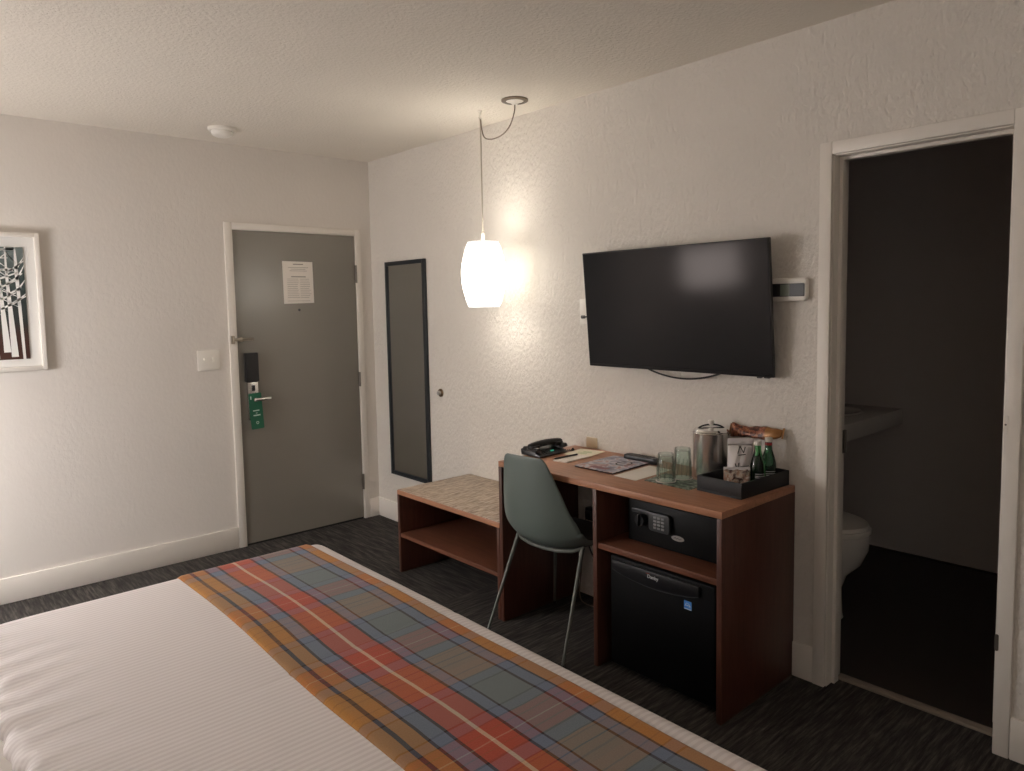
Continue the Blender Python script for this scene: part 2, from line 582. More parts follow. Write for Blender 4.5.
# baseboards
def base(name, a, b):
    struct(name, MB().box(a, b, .004), 'trim_white')
base('baseboard_back', (XW, -.014, 0), (-1.021, 0, .134))
base('baseboard_back_corner', (-.087, -.014, 0), (0, 0, .134))
base('baseboard_right', (-.014, -.0145, 0), (0, -1.0655, .134))
base('baseboard_right_short', (-.014, -3.1405, 0), (0, -3.2255, .140))
base('baseboard_right_near', (-.014, -3.879, 0), (0, YN, .140))
base('baseboard_left', (XW, YN, 0), (XW + .014, -.0145, .134))
base('baseboard_front', (XW + .0145, YN, 0), (-.0145, YN + .014, .134))

# entrance door
DX0, DX1, DTOP = -.969, -.133, 1.984
d1 = struct_empty('door_1', (-.55, -.006, 0))
MB().box((DX0, -.004, .012), (DX1, .0, DTOP), 0).build('door_panel', 'door_grey', d1)
f = MB()
for a, b in (((-1.020, -.015, 0), (DX0 - .002, 0, 2.029)), ((DX1 + .003, -.015, 0), (-.088, 0, 2.029)), ((DX0 - .002, -.015, DTOP + .002), (DX1 + .003, 0, 2.029))):
    f.box(a, b, .003)
f.build('door_frame', 'trim_white', d1)
MB().box((DX0, -.003, .0005), (DX1, .0, .0115)).build('door_gap', 'gap_dark', d1)
for z0, z1 in ((1.665, 1.785), (.945, 1.045), (.212, .322)):
    h = MB().cyl((-.131, -.014, z0), (-.131, -.014, z1), .0065, 12)
    for k in range(1, 5):
        z = z0 + (z1 - z0) * k / 5
        h.cyl((-.131, -.014, z - .0008), (-.131, -.014, z + .0008), .0072, 12)
    h.box((-.1395, -.0062, z0), (-.1315, -.004, z1)).build('hinge', 'hinge_metal', d1)
# electronic lock with lever
lk = MB().prism(rrect(-.936, 1.042, -.853, 1.225, .006), 1, -.034, -.004, bev=.003).build('lock_housing', 'black_plastic', d1)
MB().box((-.926, -.026, .80), (-.858, -.004, 1.041), .004).build('lock_plate', 'steel', d1)
m = MB().box((-.900, -.029, .985), (-.880, -.0255, 1.020), .001)
m.build('lock_thumbturn', 'black_plastic', d1)
m = MB().cyl((-.893, -.026, .932), (-.893, -.062, .932), .013, 16)
m.tube([(-.893, -.058, .932), (-.88, -.064, .932), (-.86, -.066, .932), (-.812, -.064, .934), (-.798, -.060, .934)], .011, 12)
m.build('lever_handle', 'chrome', d1)
m = MB().box((-1.012, -.030, 1.285), (-.992, -.015, 1.335), .003).cyl((-1.000, -.034, 1.300), (-1.000, -.034, 1.322), .006, 10)
m.box((-.996, -.036, 1.302), (-.955, -.030, 1.320), .002).tube([(-.958, -.033, 1.316), (-.88, -.030, 1.315), (-.872, -.030, 1.310), (-.88, -.030, 1.305), (-.958, -.033, 1.306)], .0028, 8)
m.box((-.965, -.030, 1.296), (-.945, -.004, 1.324), .003)
m.build('swing_bar_guard', 'brass_grey', d1)
MB().cyl((-.554, -.008, 1.486), (-.554, -.002, 1.486), .008, 14).build('peephole', 'black_plastic', d1)

# bathroom door frame
d2 = struct_empty('door_2', (0, -3.55, 0))
f = MB()
CW = .045
f.box((-.016, DY0 + CW, 0), (0, DY0, DZ + CW), .003).box((-.016, DY1, 0), (0, DY1 - CW, DZ + CW), .003).box((-.016, DY0, DZ), (0, DY1, DZ + CW), .003)
f.build('door_casing', 'trim_white', d2)
f = MB()
J0, J1, JT = DY0 - .004, DY1 + .004, DZ - .004
f.box((.0, DY0 + JO, 0), (.12, J0, JT + .018), .001).box((.0, DY1 - JO, 0), (.12, J1, JT + .018), .001).box((.0, J0, JT), (.12, J1, JT + .018), .001)
f.build('door_jamb', 'trim_white', d2)
f = MB()
f.box((.042, J0, 0), (.078, J0 - .012, JT), .001).box((.042, J1, .075), (.078, J1 + .012, JT), .001).box((.042, J0 - .012, JT - .012), (.078, J1 + .012, JT), .001)
f.build('door_stop', 'trim_white', d2)
MB().box((.081, J0 - .0001, .90), (.117, J0 - .003, .99), .001).cyl((.1185, J0 - .004, .90), (.1185, J0 - .004, .99), .005, 10).build('hinge', 'hinge_metal', d2)
MB().prism(rrect(DY1 - .012, 1.060, DY1 - .001, 1.120, .004), 0, -.0175, -.0155).cyl((-.0185, DY1 - .006, 1.090), (-.016, DY1 - .006, 1.090), .003, 10, mi=1).build('strike_plate', ['trim_white', 'hinge_metal'], d2)
MB().prism(rrect(DY1 - .008, .350, DY1 + .003, .405, .005), 0, -.0185, -.0155).build('latch_plate', 'hinge_metal', d2)
struct('trim_1', MB().box((.085, J0 - .001, 0), (.124, J1 + .001, .012), .003), 'stone_grey')

# ------------------------------------------------------------------ bed
TOP, FX, SY, NY = 0.597, -1.416, -1.945, -3.900   # top, foot face, far side, near side
R = 0.055
bed = thing('bed', 'wide low bed with white bedding in the foreground', 'bed', (-2.45, -2.92, 0))
b = MB().box((-3.52, NY + .03, .05), (FX - .03, SY - .03, .30), .01)
b.build('bed_base', 'bed_base', bed)
for x in (-3.40, -1.56):
    for y in (NY + .14, SY - .14):
        MB().cyl((x, y, 0), (x, y, .05), .025, 14).build('leg', 'black_plastic', bed)
MB().box((-3.50, NY + .025, .30), (FX - .025, SY - .025, .572), .045, 4).build('mattress', 'mattress_white', bed)
MB().box((XW + .015, NY + .0, .05), (XW + .075, SY, 1.10), .012).build('headboard', 'bed_base', bed)

def fold(s, r):
    """distance s past the start of an edge -> (outward, drop)"""
    if s <= 0:
        return 0.0, 0.0
    q = r * PI / 2
    if s < q:
        a = s / r
        return r * math.sin(a), r * (1 - math.cos(a))
    return r, r + (s - q)
def wrinkle(x, y):
    z = 0.0026 * math.sin(3.1 * x + 1.3 * math.sin(2.2 * y)) * math.sin(2.4 * y + 0.8)
    # pressed crease running across the coverlet
    z += -0.0022 * math.exp(-((y + 2.86 - 0.06 * (x + 2.1)) / 0.010) ** 2) * (1 / (1 + math.exp(-(x + 2.15) * 20)))
    # pulled folds near the head-side hem
    e = math.exp(-max(0.0, (x + 2.50)) / 0.10)
    z += e * (0.0045 * math.sin(26 * y + 18 * x) + 0.0022 * math.sin(61 * y - 9 * x))
    return z
XH = -2.50
def cov(u, v):
    # u along x from the hem to the foot drop, v along y from the far drop to the near drop
    L0, drop = .06, .30
    xa = XH - 0.03 + 0.0
    S = L0 + (FX - R - XH) + R * PI / 2 + drop
    s = u * S
    T = drop + R * PI / 2 + (SY - R - (NY + R)) + R * PI / 2 + drop
    t = v * T
    # y
    ta = drop + R * PI / 2
    tb = ta + (SY - R - NY - R)
    if t < ta:
        o, d = fold(ta - t, R)
        y = SY - R + o
    elif t > tb:
        o, d = fold(t - tb, R)
        y = NY + R - o
    else:
        y, d = SY - R - (t - ta), 0.0
    hem = 0.010 * math.sin(13 * y) + 0.006 * math.sin(31 * y + 1) + 0.004 * math.sin(71 * y)
    if s < L0:
        k = L0 - s
        o, dx = fold(k, .022)
        x = XH + .022 - o + hem
    else:
        k = s - L0
        x = XH + .022 + k + hem * max(0, 1 - k / .15)
        dx = 0
        if x > FX - R:
            o, dx = fold(x - (FX - R), R)
            x = FX - R + o
    z = TOP - min(d + dx, .34)
    if d + dx < .02:
        z += wrinkle(x, y)
    elif dx > .02 and x > -2:
        x += 0.006 * math.sin(11 * y) * min(1, dx / .2)
    return (x, y, z)
def cov_uv(u, v):
    return (u * 1.5, v * (2 * .30 + R * PI + (SY - NY - 2 * R)))
g = MB().grid(cov, 170, 260, uvfn=cov_uv).build('coverlet', 'stripe_sateen', angle=180)
md = g.modifiers.new('thick', 'SOLIDIFY')
md.thickness = .010
md.offset = -1
tag(g, 'white finely striped coverlet spread over the bed', 'coverlet')
# plaid throw folded across the foot
TX0, TX1 = -1.957, -1.485
def thr(u, v):
    drop, lift, r = .33, .0190, .0175
    wv = TX1 - TX0
    per = r * PI / 2
    S = wv - 2 * r + 2 * per
    s = u * S
    T = drop + (R + .005) * PI / 2 + (SY - R - NY - R) + (R + .005) * PI / 2 + drop
    t = v * T
    RR = R + .005
    ta = drop + RR * PI / 2
    tb = ta + (SY - R - NY - R)
    if t < ta:
        o, d = fold(ta - t, RR)
        y = SY - R + o
    elif t > tb:
        o, d = fold(t - tb, RR)
        y = NY + R - o
    else:
        y, d = SY - R - (t - ta), 0.0
    e = 0.0
    if s < per:
        o, e = fold(per - s, r)
        x = TX0 + r - o
    elif s > S - per:
        o, e = fold(s - (S - per), r)
        x = TX1 - r + o
    else:
        x = TX0 + r + (s - per)
    wob = 0.006 * math.sin(2.3 * y + .6) + 0.004 * math.sin(7.1 * y) * (1 if u < .5 else .5)
    z = TOP + lift - d
    if d > 0:
        yy = max(0, min(1, d / RR))
        return (x + wob, y - e * yy, z - e * (1 - yy))
    return (x + wob, y, z - e + wrinkle(x, y) * .6 + 0.0015 * math.sin(9 * y + 4 * x))
def thr_uv(u, v):
    T = 2 * .33 + (R + .005) * PI + (SY - R - NY - R)
    # phase so that a pale cross line falls at y = -2.46
    ta = .33 + (R + .005) * PI / 2
    y = SY - R - (v * T - ta)
    return (u * 0.4719, (y + 2.463) + 0.1835 + 0.472 * 8)
g = MB().grid(thr, 60, 300, uvfn=thr_uv).build('throw_blanket', 'plaid_wool', angle=180)
tag(g, 'plaid wool throw in orange, red and blue folded across the foot of the bed', 'blanket')

# ------------------------------------------------------------------ luggage bench
FXD = -.518                                    # fronts of bench and desk
BY_L, BY_R, BH = -1.066, -1.948, .473
bench = thing('luggage_bench', 'low reddish wooden luggage bench with beige top beside the desk', 'bench', (-.27, -1.5, 0))
MB().box((FXD + .004, BY_L - .002, BH - .002), (-.001, BY_R + .002, BH + .001), .0008).build('top_surface', 'bench_laminate', bench)
b = MB().box((FXD, BY_L, BH - .026), (-.001, BY_R, BH - .0021), .001)
b.build('top', 'wood_along_lit', bench)
MB().box((FXD, BY_L, 0), (-.001, BY_L - .020, BH - .0262), .001).build('side_panel', 'wood_upright_shaded', bench)
MB().box((FXD, BY_R + .020, 0), (-.001, BY_R, BH - .0262), .001).build('side_panel', 'wood_upright_shaded', bench)
MB().box((FXD + .004, BY_L - .0202, .204), (-.036, BY_R + .0202, .226), .001).build('shelf', 'wood_shelf_shaded', bench)
MB().box((-.035, BY_L - .0202, .204), (-.018, BY_R + .0202, BH - .0262), .001).build('back_panel', 'wood_upright_shaded', bench)

# ------------------------------------------------------------------ desk
KY0, KY1, KD, KH = -1.951, -3.140, -2.540, .769
desk = thing('desk', 'long reddish wooden desk with open cabinet at its right end', 'desk', (-.27, -2.55, 0))
MB().box((FXD, KY0, KH - .026), (-.001, KY1, KH), .0012).build('desktop', 'wood_along_lit', desk)
MB().box((FXD, KY0, 0), (-.001, KY0 - .021, KH - .0262), .001).build('side_panel', 'wood_upright_shaded', desk)
MB().box((FXD, KD, 0), (-.001, KD - .021, KH - .0262), .001).build('divider_panel', 'wood_upright_shaded', desk)
MB().box((FXD, KY1 + .021, 0), (-.001, KY1, KH - .0262), .001).build('side_panel', 'wood_upright_shaded', desk)
MB().box((FXD + .006, KD - .0212, .500), (-.036, KY1 + .0212, .524), .001).build('shelf', 'wood_shelf_shaded', desk)
MB().box((-.030, KD - .0212, .45), (-.018, KY1 + .0212, KH - .0262), .001).build('back_panel', 'wood_upright_shaded', desk)

# ------------------------------------------------------------------ fridge
fr = thing('mini_fridge', 'black mini fridge in the lower bay of the desk cabinet', 'fridge', (-.27, -2.855, 0))
MB().box((-.455, -2.612, .025), (-.045, -3.100, .484), .006).build('body', 'fridge_black', fr)
MB().box((-.495, -2.612, .032), (-.458, -3.102, .484), .008, 3).build('door', 'fridge_black', fr)
ys0, ys1 = -2.632, -3.038
top = [(ys0, .470), (ys1, .470)]
n = 16
bot = [(ys1 + (ys0 - ys1) * k / n, .432 - .026 * math.sin(PI * k / n) ** .8) for k in range(n + 1)]
MB().prism(top + bot, 0, -.507, -.4945, bev=.003).build('handle', 'black_plastic', fr)
MB().tube([(-.506, y_, z_) for y_, z_ in bot], .0014, 6).tube([(-.506, ys0 + .002, .4695), (-.506, ys1, .4695)], .0014, 6).build('handle_trim', 'dark_grey_plastic', fr)
t = text_mesh('Danby', .020, Matrix.Translation((-.508, -2.835, .450)) @ FACE_NX)
q = MB(); q._merge(t); q.build('badge_lettering', 'white_print', fr)
MB().prism(rrect(-2.822, .4600, -2.802, .4615, .0005), 0, -.5082, -.5068).build('badge_accent', 'red_print', fr)
st = MB().prism(rrect(-3.001, .368, -2.969, .400, .001), 0, -.4962, -.4948).build('energy_sticker', 'blue_sticker', fr)
q = MB()
q._merge(text_mesh('energy', .0085, Matrix.Translation((-.4964, -2.985, .384)) @ FACE_NX))
q.tube([(-.4963, -2.996, .378), (-.4963, -2.990, .391), (-.4963, -2.978, .391), (-.4963, -2.972, .380)], .0007, 6)
q.box((-.4966, -3.000, .3690), (-.4961, -2.970, .3715))
q.build('sticker_print', 'white_print', st)
for x in (-.40, -.1):
    for y in (-2.64, -3.06):
        MB().cyl((x, y, 0), (x, y, .03), .016, 12).build('foot', 'black_plastic', fr)

# ------------------------------------------------------------------ safe
sf = thing('room_safe', 'black electronic safe on the shelf above the mini fridge', 'safe', (-.24, -2.85, .524))
MB().box((-.395, -2.625, .527), (-.06, -3.095, .712), .004).build('body', 'safe_black', sf)
MB().box((-.405, -2.640, .542), (-.3955, -3.082, .700), .003).build('door', 'safe_black', sf)
kp = MB().prism(rrect(-2.850, .598, -2.750, .672, .014), 0, -.424, -.4055, bev=.003).prism(rrect(-2.755, .655, -2.662, .672, .006), 0, -.420, -.4055, bev=.002).build('keypad', 'dark_grey_plastic', sf)
for r in range(4):
    for c in range(3):
        y = -2.783 - .0185 * c
        z = .655 - .0135 * r
        MB().box((-.4275, y + .0065, z - .0042), (-.4235, y - .0065, z + .0042), .001).build('key', 'grey_key', kp)
kb = MB().cyl((-.4055, -2.708, .630), (-.430, -2.708, .630), .026, 24, r2=.022).box((-.440, -2.712, .608), (-.428, -2.704, .652), .002)
kb.build('knob', 'black_plastic', sf)
poly = [(-2.877 + .029 * math.cos(a), .588 + .0105 * math.sin(a)) for a in [2 * PI * k / 24 for k in range(24)]]
bd = MB().prism(poly, 0, -.4075, -.405).build('badge', 'badge_silver', sf)
q = MB()
q.tube([(-.4077, -2.860, .586), (-.4077, -2.866, .591), (-.4077, -2.872, .586), (-.4077, -2.879, .590), (-.4077, -2.886, .586), (-.4077, -2.894, .589)], .0012, 6)
q.build('badge_print', 'dark_print', bd)
MB().cyl((-.41, -3.055, .548), (-.405, -3.055, .548), .005, 12).build('door_bolt', 'badge_silver', sf)

# ------------------------------------------------------------------ chair
ch = thing('desk_chair', 'grey-green moulded shell chair with splayed metal legs at the desk', 'chair', (-.40, -2.218, 0), math.radians(5))
PROF = [  # f (forward), z, half width, edge lift
    (-.221, .850, .096, .004), (-.222, .832, .117, .010), (-.219, .77, .140, .026), (-.214, .70, .163, .042), (-.206, .62, .186, .058), (-.194, .552, .207, .072),
    (-.163, .480, .222, .076), (-.098, .430, .224, .068), (-.01, .412, .224, .058), (.08, .412, .221, .048), (.15, .424, .214, .030), (.205, .436, .200, .012), (.226, .432, .186, .004), (.230, .420, .172, .0)]
def shell_pt(u, v):
    x = u * (len(PROF) - 1)
    i = min(int(x), len(PROF) - 2)
    k = x - i
    def cr(j):
        p = [PROF[max(0, min(len(PROF) - 1, i + q))][j] for q in (-1, 0, 1, 2)]
        return .5 * (2 * p[1] + (p[2] - p[0]) * k + (2 * p[0] - 5 * p[1] + 4 * p[2] - p[3]) * k * k + (3 * p[1] - p[0] - 3 * p[2] + p[3]) * k ** 3)
    f_, z, w_, lift = cr(0), cr(1), cr(2), cr(3)
    e = .01
    fa, za = f_, z
    # inner normal by finite difference of the profile
    j = min(len(PROF) - 2, i)
    df, dz = PROF[j + 1][0] - PROF[j][0], PROF[j + 1][1] - PROF[j][1]
    if 0 < j:
        df0, dz0 = PROF[j][0] - PROF[j - 1][0], PROF[j][1] - PROF[j - 1][1]
        df, dz = df0 * (1 - k) * .5 + df * (.5 + .5 * k), dz0 * (1 - k) * .5 + dz * (.5 + .5 * k)
    L = math.hypot(df, dz)
    nf, nz = -dz / L, df / L
    if nf < 0 and u < .5:
        nf, nz = -nf, -nz
    if u >= .5 and nz < 0:
        nf, nz = -nf, -nz
    s = (v - .5) * 2
    h = lift * abs(s) ** 2.4
    return Vector((f_ + nf * h, s * w_, z + nz * h))
sm = MB().grid(shell_pt, 52, 32)
sh = sm.build('seat_shell', 'chair_green', ch, angle=180, local=True)
md = sh.modifiers.new('thick', 'SOLIDIFY')
md.thickness = .007
md.offset = 0
pd = MB()
def pad_pt(u, v):
    p = shell_pt(.40 + .57 * u, .5 + (v - .5) * .97)
    edge = min(u, 1 - u, v, 1 - v)
    return p + Vector((0, 0, .006 + .020 * min(1, edge / .12) ** .5))
pd.grid(pad_pt, 20, 18)
po = pd.build('seat_pad', 'seat_black', ch, angle=180, local=True)
mp = po.modifiers.new('thick', 'SOLIDIFY')
mp.thickness = .008
mp.offset = 0
fm = MB()
fm.tube([(-.050, .192, .446), (-.080, .15, .428), (-.092, .08, .418), (-.095, 0, .415), (-.092, -.08, .418), (-.080, -.15, .428), (-.050, -.192, .446)], .009)
fm.tube([(-.092, .05, .414), (.0, .07, .398), (.13, .11, .402)], .008).tube([(-.092, -.05, .414), (.0, -.07, .398), (.13, -.11, .402)], .008)
fm.tube([(.13, -.13, .402), (.13, .13, .402)], .008)
fm.build('under_frame', 'chair_metal', ch, local=True)
for (tx, ty, tz), (bx, by) in (((-.056, .186, .442), (-.250, .218)), ((-.056, -.186, .442), (-.250, -.228)), ((.135, .125, .404), (.225, .215)), ((.135, -.125, .404), (.225, -.215))):
    MB().tube([(tx, ty, tz), (bx, by, .006)], .0095, 12, r2=.0065).cyl((bx, by, 0), (bx, by, .012), .009, 12, mi=1).build('leg', ['chair_metal', 'black_plastic'], ch, local=True)

# ------------------------------------------------------------------ things on the desk
Z0 = KH
ph = thing('telephone', 'black desk telephone with handset and small green light', 'telephone', (-.25, -1.99, Z0))
body = [(-2.050, Z0), (-2.056, Z0 + .008), (-1.995, Z0 + .026), (-1.925, Z0 + .032), (-1.915, Z0 + .028), (-1.920, Z0)]
MB().prism(body, 0, -.345, -.155, bev=.005).build('base', 'black_plastic', ph)
MB().prism([(-.362, Z0 + .026), (-.348, Z0 + .045), (-.330, Z0 + .044), (-.318, Z0 + .022)], 1, -2.040, -1.940, bev=.004).build('cradle', 'black_plastic', ph)
MB().prism([(-.140, Z0 + .028), (-.150, Z0 + .046), (-.168, Z0 + .045), (-.180, Z0 + .022)], 1, -2.040, -1.940, bev=.004).build('cradle', 'black_plastic', ph)
hs = MB()
hs.tube([(-.352 + .204 * k / 14, -1.992, Z0 + .046 + .009 * math.sin(PI * k / 14) ** .7) for k in range(15)], .016, 14)
hs.prism(rrect(-.356, -2.016, -.300, -1.968, .014), 2, Z0 + .034, Z0 + .052, bev=.004).prism(rrect(-.200, -2.016, -.144, -1.968, .014), 2, Z0 + .034, Z0 + .052, bev=.004)
hs.build('handset', 'black_plastic', ph)
MB().box((-.252, -2.034, Z0 + .0165), (-.232, -2.026, Z0 + .0225), .002).build('message_light', 'teal_led', ph)
for r in range(3):
    for c in range(4):
        MB().box((-.325 + .018 * c, -2.044 + .011 * r, Z0 + .0112 + .0033 * r), (-.313 + .018 * c, -2.037 + .011 * r, Z0 + .0150 + .0033 * r), .001).build('key', 'dark_grey_plastic', ph)
cc = MB()
pts = []
for k in range(70):
    a = k * .9
    t_ = k / 69
    base_ = Vector((-.150 + .055 * t_, -2.012 - .040 * math.sin(PI * t_ * .9), Z0 + .0065))
    pts.append(base_ + Vector((.0035 * math.cos(a), .0035 * math.sin(a) * .6, .0035 * math.sin(a))))
cc.tube(pts, .0018, 6).build('coiled_cord', 'black_plastic', ph)

np_ = tag(MB().prism([(-.345, -2.140), (-.332, -2.216), (-.168, -2.206), (-.180, -2.128)], 2, Z0 + .0005, Z0 + .006).build('notepad', 'paper_white'), 'small white notepad with a pen lying on it', 'notepad')
pn = thing('pen', 'dark slim pen lying across the white notepad', 'pen', (-.24, -2.15, Z0 + .010))
MB().tube([(-.335, -2.142, Z0 + .0105), (-.21, -2.150, Z0 + .0105), (-.195, -2.151, Z0 + .0105)], .0042, 10).build('barrel', 'black_plastic', pn)
MB().tube([(-.196, -2.151, Z0 + .0105), (-.186, -2.1515, Z0 + .0105)], .004, 10, r2=.001).build('tip', 'steel', pn)
cd = thing('greeting_card', 'cream card with green print behind the notepad', 'card', (-.10, -2.12, Z0))
MB().prism([(-.205, -2.070), (-.176, -2.205), (-.024, -2.178), (-.050, -2.040)], 2, Z0 + .0005, Z0 + .002).build('sheet', 'paper_cream', cd)
for (x0, y0), (x1, y1) in (((-.15, -2.10), (-.13, -2.15)), ((-.125, -2.09), (-.10, -2.155)), ((-.10, -2.10), (-.085, -2.14))):
    MB().prism([(x0, y0), (x0 + .008, y0), (x1 + .010, y1), (x1, y1)], 2, Z0 + .0019, Z0 + .0024).build('print', 'print_green', cd)
mg = thing('magazine', 'grey and mauve printed magazine lying in the middle of the desktop', 'magazine', (-.215, -2.4, Z0))
MB().prism([(-.362, -2.292), (-.360, -2.512), (-.075, -2.500), (-.080, -2.285)], 2, Z0 + .0055, Z0 + .0072).build('cover', 'magazine_print', mg)
MB().prism([(-.360, -2.294), (-.358, -2.510), (-.078, -2.498), (-.082, -2.287)], 2, Z0 + .0005, Z0 + .0055).build('pages', 'dark_print', mg)
q = MB()
ring = lambda rx, ry: [(-.19 + rx * math.cos(2 * PI * k / 28), -2.43 + ry * math.sin(2 * PI * k / 28)) for k in range(28)]
q.lathe([(.034, Z0 + .0071), (.034, Z0 + .0077), (.028, Z0 + .0077), (.028, Z0 + .0071)], (-.185, -2.43, 0), 28, closed=True, sx=1.3)
q.build('cover_ring', 'dark_print', mg)
q = MB().prism([(-.34, -2.36), (-.335, -2.45), (-.30, -2.45), (-.305, -2.36)], 2, Z0 + .0071, Z0 + .0075)
q.build('cover_block', 'mauve_print', mg)
lt = thing('letter_sheet', 'plain white sheet lying right of the magazine', 'paper', (-.24, -2.58, Z0))
MB().prism([(-.372, -2.528), (-.375, -2.648), (-.120, -2.640), (-.118, -2.520)], 2, Z0 + .0004, Z0 + .0016).build('sheet', 'paper_white', lt)
rm = thing('remote_control', 'black remote control lying at the back of the desk', 'remote', (-.08, -2.44, Z0))
MB().prism(rrect(-.098, -2.540, -.052, -2.352, .012), 2, Z0, Z0 + .028, bev=.008).build('body', 'black_plastic', rm)
q = MB()
for r in range(7):
    for c in range(3):
        q.cyl((-.086 + .011 * c, -2.378 - .021 * r, Z0 + .027), (-.086 + .011 * c, -2.378 - .021 * r, Z0 + .0292), .0035, 8)
q.build('buttons', 'dark_grey_plastic', rm)
lm = tag(MB().prism([(-.348, -2.672), (-.352, -2.890), (-.205, -2.890), (-.190, -2.662)], 2, Z0 + .0003, Z0 + .0025).build('printed_card', 'leaf_print'), 'dark green leaf printed card under the drinking glasses', 'card')
def tumbler(x, y, label, h):
    zb = Z0 + .0055
    c = thing('coaster', 'white round paper coaster under the ' + label[0], 'coaster', (x, y, Z0 + .0025), group='coasters')
    MB().lathe([(0, 0), (.041, 0), (.041, .0025), (0, .0025)], (x, y, Z0 + .0027), 28).build('disc', 'paper_white', c)
    t = thing('drinking_glass', label[1], 'glass', (x, y, zb), group='drinking glasses turned upside down')
    prof = [(.037, 0), (.0375, .004), (.0355, .05), (.033, h - .008), (.031, h - .001), (.027, h), (0, h), (0, h - .010), (.027, h - .012), (.0305, h - .02), (.033, .05), (.035, 0.0)]
    m = MB().lathe(prof[:-1] + [(.0348, .0)], (x, y, zb), 24, closed=True)
    m.build('tumbler', 'tumbler_glass', t)
    q = MB()
    for k in range(12):
        a = 2 * PI * k / 12
        q.tube([(x + .0366 * math.cos(a), y + .0366 * math.sin(a), zb + .012), (x + .0350 * math.cos(a), y + .0350 * math.sin(a), zb + h * .55)], .0022, 6)
    q.build('flutes', 'tumbler_glass', t)
tumbler(-.298, -2.742, ('front drinking glass', 'pale green upturned drinking glass nearest the front edge of the desk'), .112)
tumbler(-.212, -2.762, ('rear drinking glass', 'pale green upturned drinking glass close to the steel ice bucket'), .124)

ib = thing('ice_bucket', 'polished steel ice bucket with lid and black handle', 'ice bucket', (-.098, -2.822, Z0))
MB().lathe([(0, 0), (.068, 0), (.071, .004), (.0735, .182), (.0745, .186), (.072, .189), (0, .189)], (-.098, -2.822, Z0), 48).build('body', 'steel', ib)
MB().lathe([(.0, 0), (.071, 0), (.073, .004), (.066, .012), (.03, .019), (.0, .020)], (-.098, -2.822, Z0 + .1892), 48).build('lid', 'chrome', ib)
hd = []
for k in range(13):
    a = PI * k / 12
    s = math.cos(a)
    hd.append(Vector((-.098, -2.822, Z0 + .198 + .020 * math.sin(a) ** 1.2)) + Vector((CR.x, CR.y, 0)).normalized() * (-.055 * s))
MB().tube(hd, .0035, 8).build('handle', 'black_plastic', ib)
MB().lathe([(0, 0), (.008, 0), (.012, .008), (.012, .018), (.007, .022), (0, .022)], (-.098, -2.822, Z0 + .2165), 18).build('knob', 'white_plastic', ib)

TROT = Matrix.Translation((-.335, -3.104, 0)) @ Matrix.Rotation(math.radians(-2.8), 4, 'Z') @ Matrix.Translation((.335, 3.104, 0))
TX_0, TX_1, TY_0, TY_1, TW = -.335, -.010, -2.908, -3.104, .008
tr = tag(MB().box((TX_0, TY_0, Z0), (TX_1, TY_1, Z0 + .008), mat=TROT).box((TX_0, TY_0, Z0 + .008), (TX_0 + TW, TY_1, Z0 + .059), .0015, mat=TROT).box((TX_1 - TW, TY_0, Z0 + .008), (TX_1, TY_1, Z0 + .059), .0015, mat=TROT).box((TX_0 + TW, TY_0, Z0 + .008), (TX_1 - TW, TY_0 - TW, Z0 + .059), .0015, mat=TROT).box((TX_0 + TW, TY_1 + TW, Z0 + .008), (TX_1 - TW, TY_1, Z0 + .059), .0015, mat=TROT).build('serving_tray', 'tray_black'), 'black deep-sided tray of snacks at the right end of the desk', 'tray')
ZT = Z0 + .0085
def pouch(name, label, cat, c, w_, h, d, ang, tilt, mat, seal='pouch_white'):
    """pillow bag: bulged body with flat crimped ends, standing on z, facing ang"""
    t = thing(name, label, cat, c, ang)
    def pt(side):
        def fn(u, v):
            y = (u - .5) * w_
            z = v * h
            bul = max(0, math.sin(PI * min(1, max(0, (v - .02) / .86)))) ** .6 * max(0, 1 - (2 * u - 1) ** 4)
            bot = max(0, 1 - v / .5) * max(0, 1 - (2 * u - 1) ** 4) * .6
            x = side * d / 2 * max(bul, bot) + z * math.tan(tilt) + .002 * math.sin(17 * u + 9 * v)
            return (x, y, z)
        return fn
    m = MB().grid(pt(-1), 16, 20).grid(pt(1), 16, 20)
    bmesh.ops.remove_doubles(m.bm, verts=list(m.bm.verts), dist=.0004)
    bmesh.ops.recalc_face_normals(m.bm, faces=list(m.bm.faces))
    m.build('pouch', mat, t, angle=180, local=True)
    MB().box((h * math.tan(tilt) - .0012, -w_ / 2, h - .0035), (h * math.tan(tilt) + .0012, w_ / 2, h + .008), 0).build('seal', seal, t, local=True)
    return t
p1 = pouch('coffee_pouch', 'white stand-up pouch with dark lettering in the black tray', 'pouch', (-.120, -2.970, ZT), .098, .165, .032, math.radians(42), 0.0, 'pouch_white')
q = MB()
for k, (y0, z0, y1, z1) in enumerate(((.012, .115, .004, .145), (.004, .145, -.010, .118), (-.010, .118, -.016, .142), (.010, .108, -.018, .112), (.022, .075, .014, .048), (.014, .048, .008, .078), (.008, .060, -.030, .066), (.004, .055, -.026, .054))):
    q.tube([(-.0172, y0, z0), (-.0175, (y0 + y1) / 2, (z0 + z1) / 2), (-.0172, y1, z1)], .0018, 6)
    if k in (3, 7):
        q.build('lettering', 'dark_print', p1, local=True)
        q = MB()
p2 = pouch('sachet', 'small brown and white printed sachet leaning on the white pouch', 'sachet', (-.200, -3.005, ZT), .100, .066, .012, math.radians(38), .12, 'sachet_print')
